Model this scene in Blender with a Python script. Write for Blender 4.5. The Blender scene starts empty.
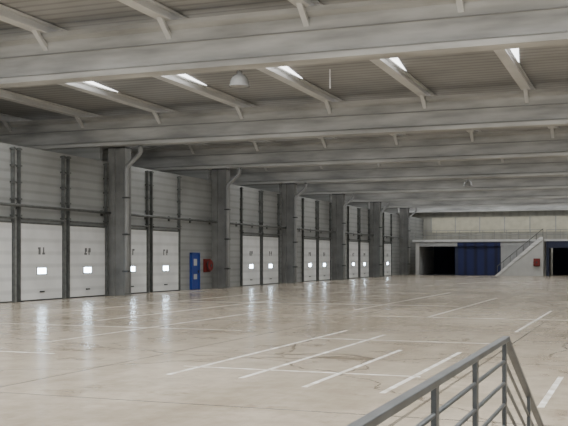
import bpy, bmesh, math, random
from mathutils import Vector, Matrix
C = bpy.context.scene.collection
PI = math.pi

# ------------------------------------------------------------------ materials
def mat(name, col, rough=0.6, metal=0.0, var=0.12, scale=1.5, bump=0.0, col2=None, stretch=(1,1,1), emit=None, estr=0.0, spec=0.5, detail=6):
    m = bpy.data.materials.new(name); m.use_nodes = True
    nt = m.node_tree; N = nt.nodes; L = nt.links
    b = N['Principled BSDF']
    b.inputs['Roughness'].default_value = rough; b.inputs['Metallic'].default_value = metal
    b.inputs['Specular IOR Level'].default_value = spec
    tc = N.new('ShaderNodeTexCoord'); mp = N.new('ShaderNodeMapping'); mp.inputs['Scale'].default_value = stretch
    L.new(tc.outputs['Object'], mp.inputs['Vector'])
    nz = N.new('ShaderNodeTexNoise'); nz.inputs['Scale'].default_value = scale; nz.inputs['Detail'].default_value = detail
    L.new(mp.outputs['Vector'], nz.inputs['Vector'])
    cr = N.new('ShaderNodeValToRGB')
    c1 = tuple(max(0, c*(1-var)) for c in col); c2 = col2 or tuple(min(1, c*(1+var)) for c in col)
    cr.color_ramp.elements[0].position = 0.3; cr.color_ramp.elements[1].position = 0.7
    if col2: cr.color_ramp.elements[0].position = 0.42; cr.color_ramp.elements[1].position = 0.60
    cr.color_ramp.elements[0].color = (*c1, 1); cr.color_ramp.elements[1].color = (*c2, 1)
    L.new(nz.outputs['Fac'], cr.inputs['Fac']); L.new(cr.outputs['Color'], b.inputs['Base Color'])
    if bump:
        bp = N.new('ShaderNodeBump'); bp.inputs['Strength'].default_value = bump; bp.inputs['Distance'].default_value = 0.02
        L.new(nz.outputs['Fac'], bp.inputs['Height']); L.new(bp.outputs['Normal'], b.inputs['Normal'])
    if emit:
        b.inputs['Emission Color'].default_value = (*emit, 1); b.inputs['Emission Strength'].default_value = estr
    return m

def ribbed(name, col, axis, period, depth=0.5, rough=0.55, dark=0.75):
    m = mat(name, col, rough, var=0.14, scale=0.5)
    nt = m.node_tree; N = nt.nodes; L = nt.links; b = N['Principled BSDF']
    tc = N.new('ShaderNodeTexCoord'); sp = N.new('ShaderNodeSeparateXYZ'); L.new(tc.outputs['Object'], sp.inputs[0])
    mu = N.new('ShaderNodeMath'); mu.operation = 'MULTIPLY'; mu.inputs[1].default_value = 2*PI/period; L.new(sp.outputs[axis], mu.inputs[0])
    si = N.new('ShaderNodeMath'); si.operation = 'SINE'; L.new(mu.outputs[0], si.inputs[0])
    mr = N.new('ShaderNodeMapRange'); mr.inputs['From Min'].default_value = -0.9; mr.inputs['From Max'].default_value = -0.2
    mr.inputs['To Min'].default_value = dark; mr.inputs['To Max'].default_value = 1.0
    L.new(si.outputs[0], mr.inputs['Value'])
    src = b.inputs['Base Color'].links[0].from_socket
    mx = N.new('ShaderNodeMix'); mx.data_type = 'RGBA'; mx.blend_type = 'MULTIPLY'; mx.inputs['Factor'].default_value = 1
    L.new(src, mx.inputs[6]); L.new(mr.outputs[0], mx.inputs[7]); L.new(mx.outputs[2], b.inputs['Base Color'])
    bp = N.new('ShaderNodeBump'); bp.inputs['Strength'].default_value = depth; bp.inputs['Distance'].default_value = 0.04
    L.new(mr.outputs[0], bp.inputs['Height']); L.new(bp.outputs['Normal'], b.inputs['Normal'])
    return m

def floor_material():
    m = bpy.data.materials.new('polished_concrete'); m.use_nodes = True
    nt = m.node_tree; N = nt.nodes; L = nt.links; b = N['Principled BSDF']
    tc = N.new('ShaderNodeTexCoord')
    def noise(scale, detail=8, rough=0.6, st=(1,1,1)):
        mp = N.new('ShaderNodeMapping'); mp.inputs['Scale'].default_value = st; L.new(tc.outputs['Object'], mp.inputs[0])
        n = N.new('ShaderNodeTexNoise'); n.inputs['Scale'].default_value = scale; n.inputs['Detail'].default_value = detail
        n.inputs['Roughness'].default_value = rough; L.new(mp.outputs[0], n.inputs['Vector']); return n.outputs['Fac']
    def ramp(s, p0, c0, p1, c1):
        r = N.new('ShaderNodeValToRGB'); r.color_ramp.elements[0].position = p0; r.color_ramp.elements[1].position = p1
        r.color_ramp.elements[0].color = (*c0, 1); r.color_ramp.elements[1].color = (*c1, 1); L.new(s, r.inputs[0]); return r.outputs[0]
    def mul(a, c, f=1.0):
        x = N.new('ShaderNodeMix'); x.data_type = 'RGBA'; x.blend_type = 'MULTIPLY'; x.inputs['Factor'].default_value = f
        L.new(a, x.inputs[6]); L.new(c, x.inputs[7]); return x.outputs[2]
    base = ramp(noise(0.18, 7, 0.65), 0.34, (0.335,0.285,0.215), 0.66, (0.50,0.445,0.36))
    fine = ramp(noise(2.2, 10, 0.75), 0.36, (0.80,0.78,0.75), 0.6, (1,1,1))
    strk = ramp(noise(0.3, 8, 0.7, (1.8,0.2,1)), 0.36, (0.76,0.735,0.70), 0.6, (1,1,1))
    stain = ramp(noise(0.5, 9, 0.75), 0.34, (0.56,0.52,0.46), 0.43, (1,1,1))
    col = mul(mul(mul(base, fine), strk), stain)
    sp = N.new('ShaderNodeSeparateXYZ'); L.new(tc.outputs['Object'], sp.inputs[0])
    def joint(ax, per, w, off=0.0):
        q = N.new('ShaderNodeMath'); q.operation = 'ADD'; q.inputs[1].default_value = off; L.new(sp.outputs[ax], q.inputs[0])
        a = N.new('ShaderNodeMath'); a.operation = 'DIVIDE'; a.inputs[1].default_value = per; L.new(q.outputs[0], a.inputs[0])
        f = N.new('ShaderNodeMath'); f.operation = 'FRACT'; L.new(a.outputs[0], f.inputs[0])
        g = N.new('ShaderNodeMath'); g.operation = 'GREATER_THAN'; g.inputs[1].default_value = w/per; L.new(f.outputs[0], g.inputs[0])
        r = N.new('ShaderNodeMapRange'); r.inputs['To Min'].default_value = 0.45; L.new(g.outputs[0], r.inputs['Value']); return r.outputs[0]
    col = mul(mul(col, joint(0, 6.0, 0.05, 2.6)), joint(1, 6.1, 0.05, 1.5))
    vo = N.new('ShaderNodeTexVoronoi'); vo.feature = 'DISTANCE_TO_EDGE'; vo.inputs['Scale'].default_value = 0.09
    wn = N.new('ShaderNodeTexNoise'); wn.inputs['Scale'].default_value = 0.8; wn.inputs['Detail'].default_value = 6; L.new(tc.outputs['Object'], wn.inputs['Vector'])
    va = N.new('ShaderNodeVectorMath'); va.operation = 'MULTIPLY_ADD'; va.inputs[1].default_value = (1.6,1.6,0); L.new(wn.outputs['Color'], va.inputs[0]); L.new(tc.outputs['Object'], va.inputs[2])
    L.new(va.outputs[0], vo.inputs['Vector'])
    col = mul(col, ramp(vo.outputs['Distance'], 0.0, (0.45,0.42,0.38), 0.004, (1,1,1)))
    L.new(col, b.inputs['Base Color'])
    rr = N.new('ShaderNodeMapRange'); rr.inputs['From Min'].default_value = 0.35; rr.inputs['From Max'].default_value = 0.65
    rr.inputs['To Min'].default_value = 0.20; rr.inputs['To Max'].default_value = 0.25
    L.new(noise(0.6, 6, 0.6), rr.inputs['Value']); L.new(rr.outputs[0], b.inputs['Roughness'])
    b.inputs['Specular IOR Level'].default_value = 0.42
    return m

M = {}
M['floor'] = floor_material()
M['beam'] = mat('painted_beam', (0.43,0.43,0.415), 0.55, var=0.36, scale=0.9, stretch=(0.4,1,2.5), detail=10)
M['purlin'] = mat('purlin_paint', (0.66,0.66,0.65), 0.5, var=0.1, scale=0.6)
M['deck'] = ribbed('roof_deck', (0.35,0.35,0.345), 1, 0.5, 0.7, dark=0.72)
M['wall'] = ribbed('wall_cladding', (0.26,0.265,0.255), 2, 0.4, 0.4, dark=0.83)
M['backwall'] = ribbed('back_wall_cladding', (0.40,0.39,0.34), 0, 1.0, 0.3, dark=0.9)
M['column'] = mat('column_concrete', (0.165,0.167,0.16), 0.8, var=0.25, scale=1.2, bump=0.2)
M['pipe'] = mat('pipe_grey', (0.28,0.285,0.28), 0.45, var=0.1)
M['trim'] = mat('trim_grey', (0.34,0.345,0.34), 0.45, var=0.1)
M['dark'] = mat('dark_steel', (0.06,0.062,0.06), 0.5, metal=0.3, var=0.2)
M['track'] = mat('galvanised_track', (0.10,0.105,0.10), 0.45, metal=0.2, var=0.3, scale=4)
M['door'] = ribbed('door_panel_white', (0.66,0.665,0.65), 2, 0.55, 0.3, dark=0.86)
M['mark'] = mat('stencil_grey', (0.12,0.12,0.12), 0.6)
M['seal'] = mat('rubber_seal', (0.03,0.03,0.03), 0.8)
M['glow'] = mat('daylight_pane', (0.9,0.95,1), 0.3, emit=(0.68,0.85,1.0), estr=27)
M['skylight_glow'] = mat('skylight_and_fill_glow', (0.9,0.93,0.95), 0.5, emit=(0.98,0.99,1.0), estr=4.4)
M['farfill'] = mat('far_fill_glow', (0.8,0.83,0.85), 0.5, emit=(0.98,0.99,1.0), estr=4.0)  # dimmer glow for the fill strips added over the far bays
M['frontfill'] = mat('front_fill_glow', (0.9,0.93,0.95), 0.5, emit=(0.97,0.99,1.0), estr=2.7)
M['backglaze'] = mat('cream_glazing', (0.44,0.42,0.33), 0.5, emit=(1.0,0.92,0.70), estr=0.09)
M['blue'] = ribbed('blue_shutter', (0.004,0.011,0.07), 0, 1.08, 0.6, dark=0.45)
M['bluedoor'] = mat('blue_paint', (0.015,0.045,0.24), 0.4)
M['navy'] = mat('navy_paint', (0.014,0.020,0.05), 0.5)
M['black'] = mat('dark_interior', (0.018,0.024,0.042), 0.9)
M['white'] = mat('white_paint', (0.45,0.45,0.43), 0.5, var=0.06)
M['line'] = mat('worn_white_line', (0.46,0.42,0.35), 0.3, scale=2.8, var=0, col2=(0.82,0.82,0.79), detail=9)
M['faint'] = mat('faded_line', (0.42,0.38,0.31), 0.3, scale=2.0, var=0, col2=(0.64,0.62,0.57), detail=9)
M['red'] = mat('red_paint', (0.17,0.018,0.015), 0.6)
M['rail'] = mat('galvanised_rail', (0.075,0.082,0.085), 0.42, metal=0.4, var=0.25, scale=9)
M['lamp'] = mat('lamp_aluminium', (0.42,0.425,0.42), 0.2, metal=0.2)
M['tube'] = mat('tube_white', (0.8,0.8,0.8), 0.3)
M['lampglass'] = mat('lamp_lens', (0.6,0.6,0.57), 0.2)
M['step'] = mat('step_grating', (0.18,0.18,0.18), 0.5, metal=0.4)

# ------------------------------------------------------------------ mesh helpers
def box(bm, x0, x1, y0, y1, z0, z1):
    r = bmesh.ops.create_cube(bm, size=1)
    for v in r['verts']:
        v.co = Vector(((x0+x1)/2 + v.co.x*(x1-x0), (y0+y1)/2 + v.co.y*(y1-y0), (z0+z1)/2 + v.co.z*(z1-z0)))
    return r['verts']
def prism(bm, prof, axis, a, b):
    def P(p, t): return Vector((t, p[0], p[1])) if axis == 'x' else (Vector((p[0], t, p[1])) if axis == 'y' else Vector((p[0], p[1], t)))
    v0 = [bm.verts.new(P(p, a)) for p in prof]; v1 = [bm.verts.new(P(p, b)) for p in prof]
    n = len(prof)
    for i in range(n): bm.faces.new((v0[i], v0[(i+1) % n], v1[(i+1) % n], v1[i]))
    bm.faces.new(v0[::-1]); bm.faces.new(v1)
def tube(bm, pts, r, n=12):
    pts = [Vector(p) for p in pts]; rings = []
    for i, p in enumerate(pts):
        if i == 0: t = pts[1]-pts[0]
        elif i == len(pts)-1: t = pts[-1]-pts[-2]
        else: t = (pts[i+1]-p).normalized() + (p-pts[i-1]).normalized()
        t.normalize()
        up = Vector((0,0,1)) if abs(t.z) < 0.9 else Vector((0,1,0))
        if i and rings: up = lastup
        s = t.cross(up).normalized(); u = s.cross(t).normalized(); lastup = u
        rings.append([bm.verts.new(p + r*(math.cos(2*PI*k/n)*s + math.sin(2*PI*k/n)*u)) for k in range(n)])
    for a, b in zip(rings, rings[1:]):
        for k in range(n): bm.faces.new((a[k], a[(k+1) % n], b[(k+1) % n], b[k]))
    bm.faces.new(rings[0][::-1]); bm.faces.new(rings[-1])
def bend(pts, rad=0.2, k=5):
    out = [Vector(pts[0])]
    for a, b, c in zip(pts, pts[1:], pts[2:]):
        a, b, c = Vector(a), Vector(b), Vector(c)
        p = b + (a-b).normalized()*min(rad, (a-b).length/2); q = b + (c-b).normalized()*min(rad, (c-b).length/2)
        for i in range(k+1):
            t = i/k; out.append((1-t)**2*p + 2*t*(1-t)*b + t*t*q)
    out.append(Vector(pts[-1])); return out
def lathe(bm, prof, n=28, c=(0,0,0), axis='z'):
    rings = []
    for r, h in prof:
        ring = []
        for k in range(n):
            a = 2*PI*k/n
            p = (r*math.cos(a), r*math.sin(a), h) if axis == 'z' else (h, r*math.cos(a), r*math.sin(a))
            if axis == 'y': p = (r*math.cos(a), h, r*math.sin(a))
            ring.append(bm.verts.new(Vector(p)+Vector(c)))
        rings.append(ring)
    for a, b in zip(rings, rings[1:]):
        for k in range(n): bm.faces.new((a[k], a[(k+1) % n], b[(k+1) % n], b[k]))
def obj(name, bm, m, parent=None, loc=(0,0,0), bevel=0.0, smooth=False):
    bmesh.ops.recalc_face_normals(bm, faces=bm.faces[:])
    me = bpy.data.meshes.new(name); bm.to_mesh(me); bm.free(); me.materials.append(M[m])
    if smooth:
        for p in me.polygons: p.use_smooth = True
    o = bpy.data.objects.new(name, me); C.objects.link(o); o.location = loc
    if parent: o.parent = parent
    if bevel:
        md = o.modifiers.new('Bevel', 'BEVEL'); md.width = bevel; md.segments = 2; md.limit_method = 'ANGLE'
    return o
def B(name, m, *boxes, parent=None, bevel=0.0, loc=(0,0,0)):
    bm = bmesh.new()
    for b in boxes: box(bm, *b)
    return obj(name, bm, m, parent, loc, bevel)
def thing(name, label, cat, loc=(0,0,0), group=None):
    o = bpy.data.objects.new(name, None); C.objects.link(o); o.location = loc
    return tag(o, label, cat, group)
def tag(o, label, cat, group=None):
    o['label'] = label; o['category'] = cat
    if group: o['group'] = group
    return o
def struct(o): o['kind'] = 'structure'; return o
def dup(root, loc, label):
    r = root.copy(); C.objects.link(r); r.location = loc; r['label'] = label
    for ch in list(root.children):
        c = ch.copy(); C.objects.link(c); c.parent = r
        for g in list(ch.children):
            d = g.copy(); C.objects.link(d); d.parent = c
    return r

# ------------------------------------------------------------------ layout constants
WX = -24.6; OX = -35.0; RX = 20.0; FY = -12.0; BY = 112.7
DECK = 9.15; PB = 8.80; BB = 7.33
colsY = [40.4, 52.45, 64.5, 76.55, 88.6, 100.65]
beamsY = [24.5, 39.9, 52.3, 64.5, 76.55, 88.6, 100.65]
purX = [-30.2 + 4.3*k for k in range(8)]

# ------------------------------------------------------------------ shell
struct(B('floor', 'floor', (OX-.3, RX+.3, FY-.3, BY+.3, -0.3, 0)))
struct(B('ceiling', 'deck', (OX-.3, RX+.3, FY-.3, BY+.3, DECK, DECK+0.2)))
struct(B('wall_left', 'wall', (WX-.25, WX, FY, BY, 0, 6.6)))
struct(B('wall_outer_left', 'wall', (OX-.3, OX, FY, BY, 0, DECK)))
for i, y in enumerate(beamsY[1:]):
    struct(B('wall_annex_%d' % (i+1), 'wall', (OX, WX-.3, y+.2, y+.44, 0, BB)))
struct(B('wall_right', 'wall', (RX, RX+.3, FY, BY, 0, DECK)))
struct(B('wall_back', 'backwall', (OX, RX, BY, BY+.3, 0, DECK)))
struct(B('wall_front', 'wall', (OX, RX, FY-.3, FY, 0, DECK)))
# skylight strips; all but the one behind the nearest beam are added fill light
sky = [(3, 18), (26.6, 32.0)] + [(b*1.05+.8, b*1.05+4.0) for b in beamsY[1:-1]] + [(107.5, 110.0)]
for i, (a, b) in enumerate(sky):
    struct(B('window_%d' % (i+1), 'skylight_glow' if i < 2 else 'farfill', (-31, RX-3, a, b, DECK-0.02, DECK-0.005)))
for k, px in enumerate(purX[2:7]):  # glowing wedges shaped to imitate bright light on the purlin ends
    bm = bmesh.new(); prism(bm, [(px+.17,32.0),(px+.60,32.0),(px+.48,33.2),(px+.17,36.0)], 'z', DECK-.02, DECK-.005)
    struct(obj('window_%d' % (30+k), bm, 'skylight_glow'))
struct(B('window_20', 'frontfill', (-20, 16, FY+0.01, FY+0.03, 1.2, 7.0)))  # added glowing panel behind the camera, unseen, for frontal fill light
wb = struct(B('window_21', 'backglaze', (-23.6, RX-2, BY-0.05, BY-0.02, 4.9, 6.7)))
B('window_frame', 'trim', *[(-23.6+k*2.9-.05, -23.6+k*2.9+.05, BY-.09, BY-.05, 4.9, 6.7) for k in range(15)], parent=wb)

# ------------------------------------------------------------------ roof beams
def beam(y, label):
    w = 0.32; t = 0.075
    root = thing('roof_beam', label, 'roof beam', ((OX+RX)/2, y+w, BB), 'roof beams crossing the hall')
    H = PB-BB
    prof = [(-w,0),(w,0),(w,.16),(t,.26),(t,H-.24),(w*.9,H-.14),(w*.9,H),(-w*.9,H),(-w*.9,H-.14),(-t,H-.24),(-t,.26),(-w,.16)]
    bm = bmesh.new(); prism(bm, prof, 'x', OX-(OX+RX)/2, RX-(OX+RX)/2); obj('girder', bm, 'beam', root)
    bm = bmesh.new(); tube(bm, [(-27,-.13,H*.58),(27,-.13,H*.58)], .02, 8); obj('conduit', bm, 'pipe', root)
    for px in purX:
        x = px-(OX+RX)/2; bm = bmesh.new()
        prism(bm, [(-.75,H+.02),(-.58,H+.02),(-.07,H-.34),(-.07,H-.50)], 'x', x-.08, x+.08); obj('knee_brace', bm, 'purlin', root)
    return root
names = ['nearest deep grey roof beam crossing the top of the photo', 'second deep roof beam, just behind the white purlin ends',
 'third roof beam, meeting the column beside the blue door', 'fourth roof beam from the camera, behind the third column',
 'fifth roof beam from the camera, a thin grey band', 'sixth roof beam from the camera, near the far wall',
 'seventh roof beam, above the front of the blue shutter block', 'farthest roof beam, right against the back wall']
for y, n in zip(beamsY+[111.7], names): beam(y, n)

# ------------------------------------------------------------------ purlins
ordn = ['first','second','third','fourth','fifth','sixth','seventh','eighth']
for k, px in enumerate(purX):
    bm = bmesh.new(); H = DECK-.03-PB; w = .19; t = .08
    prof = [(-w,0),(w,0),(w,.07),(t,.09),(t,H-.07),(w,H-.05),(w,H),(-w,H),(-w,H-.05),(-t,H-.07),(-t,.09),(-w,.07)]
    prism(bm, prof, 'y', FY, BY)
    o = obj('roof_purlin', bm, 'purlin', None, (px, 0, PB))
    tag(o, 'pale steel roof purlin under the ribbed deck, %s counting from the left' % ordn[k], 'purlin', 'roof purlins')

# ------------------------------------------------------------------ columns with downpipes
def column(y, label, first=None):
    root = thing('column', label, 'column', (WX+.5, y+.3, 0), 'dock wall columns')
    # shaft of H-shaped plan: two flanges and a recessed web, giving vertical edges
    bm = bmesh.new()
    prism(bm, [(-.5,-.3),(-.16,-.3),(-.12,-.2),(.12,-.2),(.16,-.3),(.45,-.3),(.45,.3),(-.5,.3)], 'z', 0, BB)
    obj('shaft', bm, 'column', root)
    B('bearing_plate', 'dark', (-.5,.47,-.32,.32,BB-.08,BB), parent=root)
    bm = bmesh.new(); tube(bm, bend([(1.4,-.44,BB-.02),(1.4,-.44,BB-.4),(.62,-.44,BB-1.05),(.62,-.44,.12)], .18), .10)
    p = obj('downpipe', bm, 'pipe', root, smooth=True)
    for z in (1.2, 3.0, 4.8): B('pipe_clamp', 'dark', (.45,.75,-.56,-.3,z-.04,z+.04), parent=p)
    return root
cl = ['concrete column with downpipe right of the second dock door with lit window', 'concrete column with downpipe beside the red hose reel and blue door',
      'third concrete column along the dock wall counting from the left', 'fourth concrete column along the dock wall counting from the left',
      'fifth concrete column along the dock wall counting from the left', 'last concrete column before the back wall corner']
for y, n in zip(colsY, cl): column(y, n)

# ------------------------------------------------------------------ dock doors
DW = 3.2; DH = 3.32
def dock_door(y):
    r = thing('dock_door', 'x', 'dock door', (WX, y+DW/2, 0), 'white sectional dock doors')
    pn = B('door_panel', 'door', (.03,.09,-DW/2+.05,DW/2-.05,.03,DH), parent=r)
    B('window_pane', 'glow', (.09,.105,-.34,.30,1.16,1.41), parent=pn)
    B('window_trim', 'trim', (.088,.12,-.39,.35,1.12,1.16), (.088,.12,-.39,.35,1.41,1.45), (.088,.12,-.39,-.34,1.12,1.45), (.088,.12,.30,.35,1.12,1.45), parent=pn)
    B('pull_handle', 'dark', (.09,.14,-.15,.15,.35,.41), parent=pn)
    B('bottom_seal', 'seal', (.03,.11,-DW/2+.05,DW/2-.05,0,.05), parent=pn)
    for s in (-1, 1):
        y0 = s*(DW/2+.02)
        t = B('lift_track', 'track', (.03,.17,y0-.042,y0+.042,0,6.5), parent=r)
        B('track_bracket', 'track', *[(.0,.20,y0-.09,y0+.09,3.6+i*.7,3.67+i*.7) for i in range(5)], parent=t)
    bm = bmesh.new(); tube(bm, [(.2,-DW/2,DH+.2),(.2,DW/2,DH+.2)], .045)
    obj('spring_shaft', bm, 'track', r)
    B('lintel', 'track', (.02,.12,-DW/2,DW/2,DH,DH+.07), parent=r)
    return r
ds = [29.5, 33.15, 36.8, 40.95, 44.65, 56.85, 60.4, 68.9, 72.55, 81.0, 84.7, 93.4]
dl = ['white dock door cut off by the left edge of the photo', 'white dock door with lit window, first whole one from the left',
 'white dock door between the first whole one and the first column', 'white dock door partly hidden right behind the first column',
 'white dock door just left of the blue personnel door', 'white dock door just right of the column with the hose reel',
 'second white dock door right of the hose reel column, before third column', 'white dock door immediately right of the third column',
 'white dock door immediately left of the fourth column', 'small looking white dock door right of the fourth column',
 'small looking white dock door left of the fifth column', 'farthest white dock door, next to the back corner']
d0 = dock_door(ds[0]); d0['label'] = dl[0]; doors = [d0]
for y, n in zip(ds[1:], dl[1:]): doors.append(dup(d0, (WX, y+DW/2, 0), n))
# bold dark stencil blots above each window, too small to read in the photo; shape varies door to door
random.seed(4)
for d in doors:
    pn = [c for c in d.children if c.name.startswith('door_panel')][0]
    bs = []
    for g0 in (-.27, .05):
        a = random.uniform(0, .05); wd_ = random.uniform(.17, .22)
        bs.append((.09,.10,g0+a,g0+a+.085,2.0,2.32))
        zz = random.choice((2.0, 2.12, 2.23)); bs.append((.09,.101,g0,g0+wd_,zz,zz+.09))
        if random.random() < .6: bs.append((.09,.102,g0+wd_-.08,g0+wd_,2.0+random.choice((0,.14)),2.32))
    B('stencil_mark', 'mark', *bs, parent=pn)

# horizontal service pipe along the dock wall, one run per bay
runs = [(26.2, 40.0), (41.2, 52.3), (53.2, 64.4), (65.3, 76.4), (77.3, 88.5), (89.4, 100.5)]
rl = ['nearest', 'second', 'third', 'fourth', 'fifth', 'farthest']
for i, (a, b) in enumerate(runs):
    r = thing('service_pipe', '%s dark horizontal pipe run above the dock doors, counted from the left' % rl[i], 'pipe', (WX+.36, (a+b)/2, 4.05), 'pipe runs above the dock doors')
    h = (b-a)/2
    bm = bmesh.new(); tube(bm, [(0,-h,0),(0,h,0)], .065); obj('pipe_run', bm, 'track', r, smooth=True)
    for k in range(5):
        yy = -h+.25+k*(2*h-.5)/4
        B('wall_bracket', 'dark', (-.35,.0,yy-.03,yy+.03,-.05,.0), (-.35,-.31,yy-.08,yy+.08,-.15,.12), parent=r)

# blue personnel door
r = thing('personnel_door', 'narrow blue personnel door with white notice on the dock wall', 'door', (WX, 49.95, 0))
B('door_frame', 'bluedoor', (.0,.14,-.56,-.48,0,2.15), (.0,.14,.48,.56,0,2.15), (.0,.14,-.56,.56,2.07,2.17), parent=r)
lf = B('door_leaf', 'bluedoor', (.02,.09,-.48,.48,.02,2.07), parent=r)
B('notice', 'white', (.09,.10,-.2,.22,1.4,1.8), parent=lf)
B('door_handle', 'dark', (.09,.15,.36,.40,.98,1.12), (.13,.15,.22,.40,1.05,1.08), parent=lf)
B('kick_plate', 'white', (.09,.10,-.2,.22,.6,.9), parent=lf)
# hose reel
def hose_reel(loc, label, axis):
    r = thing('hose_reel', label, 'hose reel', loc, 'red hose reels')
    bm = bmesh.new(); lathe(bm, [(.05,.32),(.31,.32),(.33,.30),(.33,.28),(.2,.26),(.2,.16),(.33,.14),(.33,.12),(.31,.10),(.05,.10)], c=(0,0,1.4), axis=axis)
    obj('reel_drum', bm, 'red', r, smooth=False)
    bm = bmesh.new(); lathe(bm, [(.21,.17),(.28,.17),(.29,.20),(.28,.22),(.29,.24),(.21,.25)], c=(0,0,1.4), axis=axis)
    obj('hose', bm, 'dark', r)
    bm = bmesh.new(); lathe(bm, [(.001,.36),(.09,.36),(.09,.31),(.05,.30)], c=(0,0,1.4), axis=axis); obj('hub', bm, 'dark', r)
    if axis == 'x': B('wall_box', 'red', (0.01,.09,-.42,.42,1.0,1.8), parent=r)
    else: B('wall_box', 'red', (-.33,.33,0.01,.09,1.0,1.8), parent=r)
    return r
hose_reel((WX+.02,51.6,0), 'red hose reel mounted between the blue door and a column', 'x')
t = hose_reel((-9.9,99.43,0), 'red hose reel on the side of the far pale staircase', 'y')
t.rotation_euler = (0,0,PI)

# ------------------------------------------------------------------ back block
r = thing('storage_block', 'low dark storage block with blue shutter in front of the back wall', 'storage block', (-18.3, 103.5, 0))
def rb(x0,x1,y0,y1,z0,z1): return (x0+18.3, x1+18.3, y0-103.5, y1-103.5, z0, z1)
for q in (rb(-22.9,-22.5,101,109,0,3.55), rb(-9.7,-9.3,101,109,0,3.55)): B('side_wall', 'white', q, parent=r)
B('front_wall', 'trim', rb(-13.75,-9.7,101.0,101.2,0,3.1), parent=r)
B('roof_slab', 'door', rb(-23.2,-9.2,100.8,109,3.6,3.82), parent=r)
B('fascia', 'trim', rb(-22.5,-9.7,100.95,101.15,3.1,3.6), parent=r)
B('rear_wall', 'black', rb(-22.5,-9.7,108.8,109,0,3.55), parent=r)
for q in (rb(-18.6,-18.25,101,109,0,3.55), rb(-13.9,-13.75,101,109,0,3.55)): B('bay_divider', 'navy', q, parent=r)
B('bay_floor', 'black', rb(-22.5,-9.7,101.2,108.8,0.0,.03), parent=r)
B('roller_shutter', 'blue', rb(-18.25,-13.9,101.0,101.1,0,3.35), parent=r)
B('shutter_box', 'blue', rb(-18.3,-13.8,100.75,101.15,3.1,3.5), parent=r)
def guard(x0, x1, y, n, parent):
    bm = bmesh.new()
    for z in (4.3, 4.8): box(bm, x0, x1, y-.02, y+.02, z-.025, z+.025)
    g = obj('guard_rail', bm, 'pipe', parent)
    for k in range(n):
        x = x0+.05+k*(x1-x0-.1)/(n-1); B('rail_post', 'pipe', (x-.02,x+.02,y-.02,y+.02,3.82,4.8), parent=g)
guard(-4.8, 8.9, -2.55, 12, r)

r = thing('raised_platform', 'raised platform with navy front and dark opening at right edge', 'platform', (2, 103.5, 0))
B('deck_slab', 'door', (-11.2,12,-2.7,5.5,3.6,3.82), parent=r)
B('fascia', 'navy', (-11.1,12,-2.65,-2.45,2.9,3.6), parent=r)
B('rear_wall', 'black', (-11.1,12,5.3,5.5,0,3.55), parent=r)
for x in (-11.1,-5.5,0,5.5,11.6): B('post', 'navy', (x,x+.3,-2.6,-2.3,0,3.55), parent=r)
guard(-11.1, 12, -2.55, 18, r)

# pale staircase
r = thing('staircase', 'pale staircase rising to the right beside the blue shutter', 'staircase', (-11.6, 100.1, 0))
n = 20; run = 4.6/n; rise = 3.8/n
prof = [(-2.3,0)]
for i in range(n): prof += [(-2.3+i*run, (i+1)*rise), (-2.3+(i+1)*run, (i+1)*rise)]
prof += [(2.3,0)]
bm = bmesh.new(); prism(bm, prof, 'y', -.55, .6); obj('flight', bm, 'white', r)
bm = bmesh.new(); prism(bm, [(-2.55,0),(-2.25,0),(2.3,3.75),(2.3,4.0),(2.0,4.0)], 'y', -.65, -.55); obj('stringer', bm, 'door', r)
bm = bmesh.new(); tube(bm, [(-2.3,-.6,1.0),(2.3,-.6,4.85)], .035, 8); hr = obj('handrail', bm, 'track', r)
for k in range(8):
    x = -2.3+k*.657; bm = bmesh.new(); tube(bm, [(x,-.6,x*.826+1.9),(x,-.6,x*.837+2.93)], .025, 6); obj('baluster', bm, 'track', hr)

# ------------------------------------------------------------------ floor markings (painted stripes)
def stripe(x0, x1, y0, y1, label, m='line', g='white bay lines painted on the floor'):
    o = B('floor_line', m, (-(x1-x0)/2, (x1-x0)/2, -(y1-y0)/2, (y1-y0)/2, .0, .003), loc=((x0+x1)/2, (y0+y1)/2, 0)); tag(o, label, 'floor line', g); return o
w = .042
for x, y0, y1, l, m in ((-7.0,13.3,23,'leftmost of the long white bay lines running away','line'), (-5.75,13.3,22,'second long white bay line from the left','line'),
   (-4.5,12.7,18.5,'third long white bay line from the left','line'), (-3.3,12.5,18.5,'fourth long white bay line from the left, ends near the railing','line'),
   (-1.15,12.0,15.2,'short white line right of the railing corner','line'), (-12.2,17.5,31,'long faint line on the left half of the floor','faint'),
   (-15.0,24,38,'faint line on the left floor in front of the first column','faint'), (-18.5,28,46,'faint line nearest the dock doors','faint'),
   (-6.2,29,44,'pale line in the middle of the far floor','faint'), (-2.9,24,34,'pale line at the right of the far floor','line'),
   (-9.5,32,50,'pale line far away left of the hall centre','faint')):
    stripe(x-w, x+w, y0, y1, l, m)
stripe(-7.3,-3.2,14.4,14.47,'white cross line joining the near ends of the bay lines')
stripe(-7.0,-3.0,20.5,20.57,'faint white cross line further along the bay lines','faint')
stripe(-13.2,-10.6,15.4,15.47,'short white cross line at the left edge of the floor')
stripe(-17,-9.5,22,22.1,'faint cross line in the middle left of the floor','faint')
stripe(-8,-1.5,29,29.12,'pale cross line far away on the right half of the floor','faint')
stripe(-19,-6.5,36,36.15,'faint cross line far away below the blue door','faint')

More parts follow.
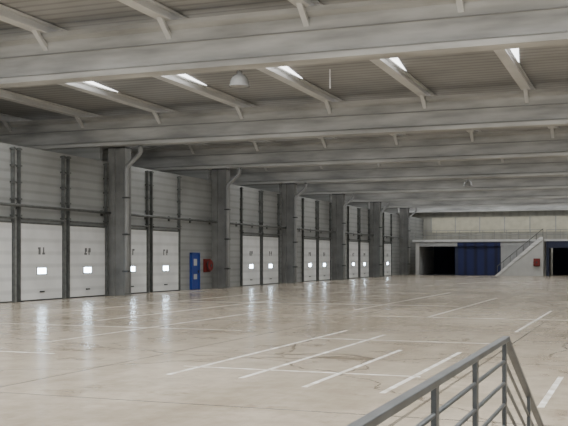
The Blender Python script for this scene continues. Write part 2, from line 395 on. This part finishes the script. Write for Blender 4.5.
# ------------------------------------------------------------------ near platform, steps and railing
PX = -.60; PZ = .55; PY = 4.12
struct(B('trim_1', 'floor', (PX, 2.6, -3, PY, 0, PZ)))
r = thing('platform_steps', 'low steps leading down from the near platform', 'steps', (.4, PY, 0))
for i in range(3): B('tread', 'step', (-.85,1.4,.02+i*.45,.02+(i+1)*.45,0,PZ-(i+1)*.138), parent=r)
r = thing('guard_railing', 'grey metal guard railing with sloping end in the lower right foreground', 'railing', (-.5425, 2.04, PZ))
RZ = 1.5-PZ
def flatbar(bm, p, q, w, h):
    p, q = Vector(p), Vector(q); t = (q-p).normalized(); s = Vector((1,0,0)); u = s.cross(t).normalized()
    vs = []
    for e in (p, q):
        for a, b in ((-1,-1),(1,-1),(1,1),(-1,1)): vs.append(bm.verts.new(e + s*a*w/2 + u*b*h/2))
    for f in ((0,1,2,3),(7,6,5,4),(0,4,5,1),(1,5,6,2),(2,6,7,3),(3,7,4,0)): bm.faces.new([vs[i] for i in f])
bm = bmesh.new(); flatbar(bm, (0,-1.7,RZ), (0,2.12,RZ), .032, .022); obj('top_rail', bm, 'rail', r, bevel=.004)
sl = -.41
bm = bmesh.new(); flatbar(bm, (0,2.10,RZ), (0,3.9,RZ+1.8*sl), .032, .022); obj('sloping_rail', bm, 'rail', r, bevel=.004)
for i in range(8):
    z = .092*(i+1)
    bm = bmesh.new(); tube(bm, [(0,-1.7,RZ-z),(0,2.06,RZ-z),(0,3.8,RZ-z+1.74*sl)], .008, 8); obj('mid_rail', bm, 'rail', r, smooth=True)
for y in (2.06, 1.30, .60, -.1, -.8, -1.5):
    B('post', 'rail', (-.008,.008,y-.022,y+.022,0,RZ-.01), parent=r, bevel=.002)
B('post', 'rail', (-.008,.008,2.98,3.02,-.53,RZ+.9*sl), parent=r)
B('post', 'rail', (-.008,.008,3.76,3.80,-.55,RZ+1.7*sl), parent=r)

# ------------------------------------------------------------------ hanging lamps and drop pipe
def lamp(loc, cord, label, s=1.0):
    r = thing('pendant_lamp', label, 'lamp', loc, 'high bay pendant lamps')
    bm = bmesh.new(); lathe(bm, [(.02*s,.42*s),(.10*s,.42*s),(.11*s,.30*s),(.20*s,.27*s),(.31*s,.15*s),(.37*s,0),(.39*s,-.16*s),(.41*s,-.18*s),(.37*s,-.16*s),(.34*s,0),(.28*s,.13*s),(.02*s,.24*s)]); obj('lamp_shade', bm, 'lamp', r, smooth=True)
    bm = bmesh.new(); lathe(bm, [(.001,-.02*s),(.08*s,-.02*s),(.10*s,.08*s),(.06*s,.2*s),(.001,.2*s)]); obj('bulb', bm, 'lampglass', r)
    bm = bmesh.new(); tube(bm, [(0,0,.42*s),(0,0,cord)], .012, 6); obj('cord', bm, 'dark', r)
lamp((-14.4,33.2,8.62), .53, 'dome high bay lamp hanging under the deck behind the nearest beam')
lamp((-11.3,66.3,7.0), 2.15, 'small distant dome lamp hanging below the far beams', .8)
bm = bmesh.new(); lathe(bm, [(.001,-.40),(.022,-.40),(.027,-.36),(.027,.33),(.02,.35),(.001,.35)], 12); o = obj('tube_light', bm, 'tube', None, (-11.2,34.6,8.8))
tag(o, 'thin white vertical tube hanging from the deck right of the dome lamp', 'tube light')

# ------------------------------------------------------------------ world, camera
wd = bpy.data.worlds.new('World'); bpy.context.scene.world = wd; wd.use_nodes = True
wd.node_tree.nodes['Background'].inputs[0].default_value = (0.75,0.8,0.85,1); wd.node_tree.nodes['Background'].inputs[1].default_value = 0.5
cam = bpy.data.cameras.new('Camera'); co = bpy.data.objects.new('Camera', cam); C.objects.link(co)
cam.sensor_width = 36; cam.lens = 940/568*36; cam.shift_y = 45/568; cam.clip_end = 400
co.location = (0,0,1.85); co.rotation_euler = (PI/2, 0, math.atan(356/940))
bpy.context.scene.camera = co
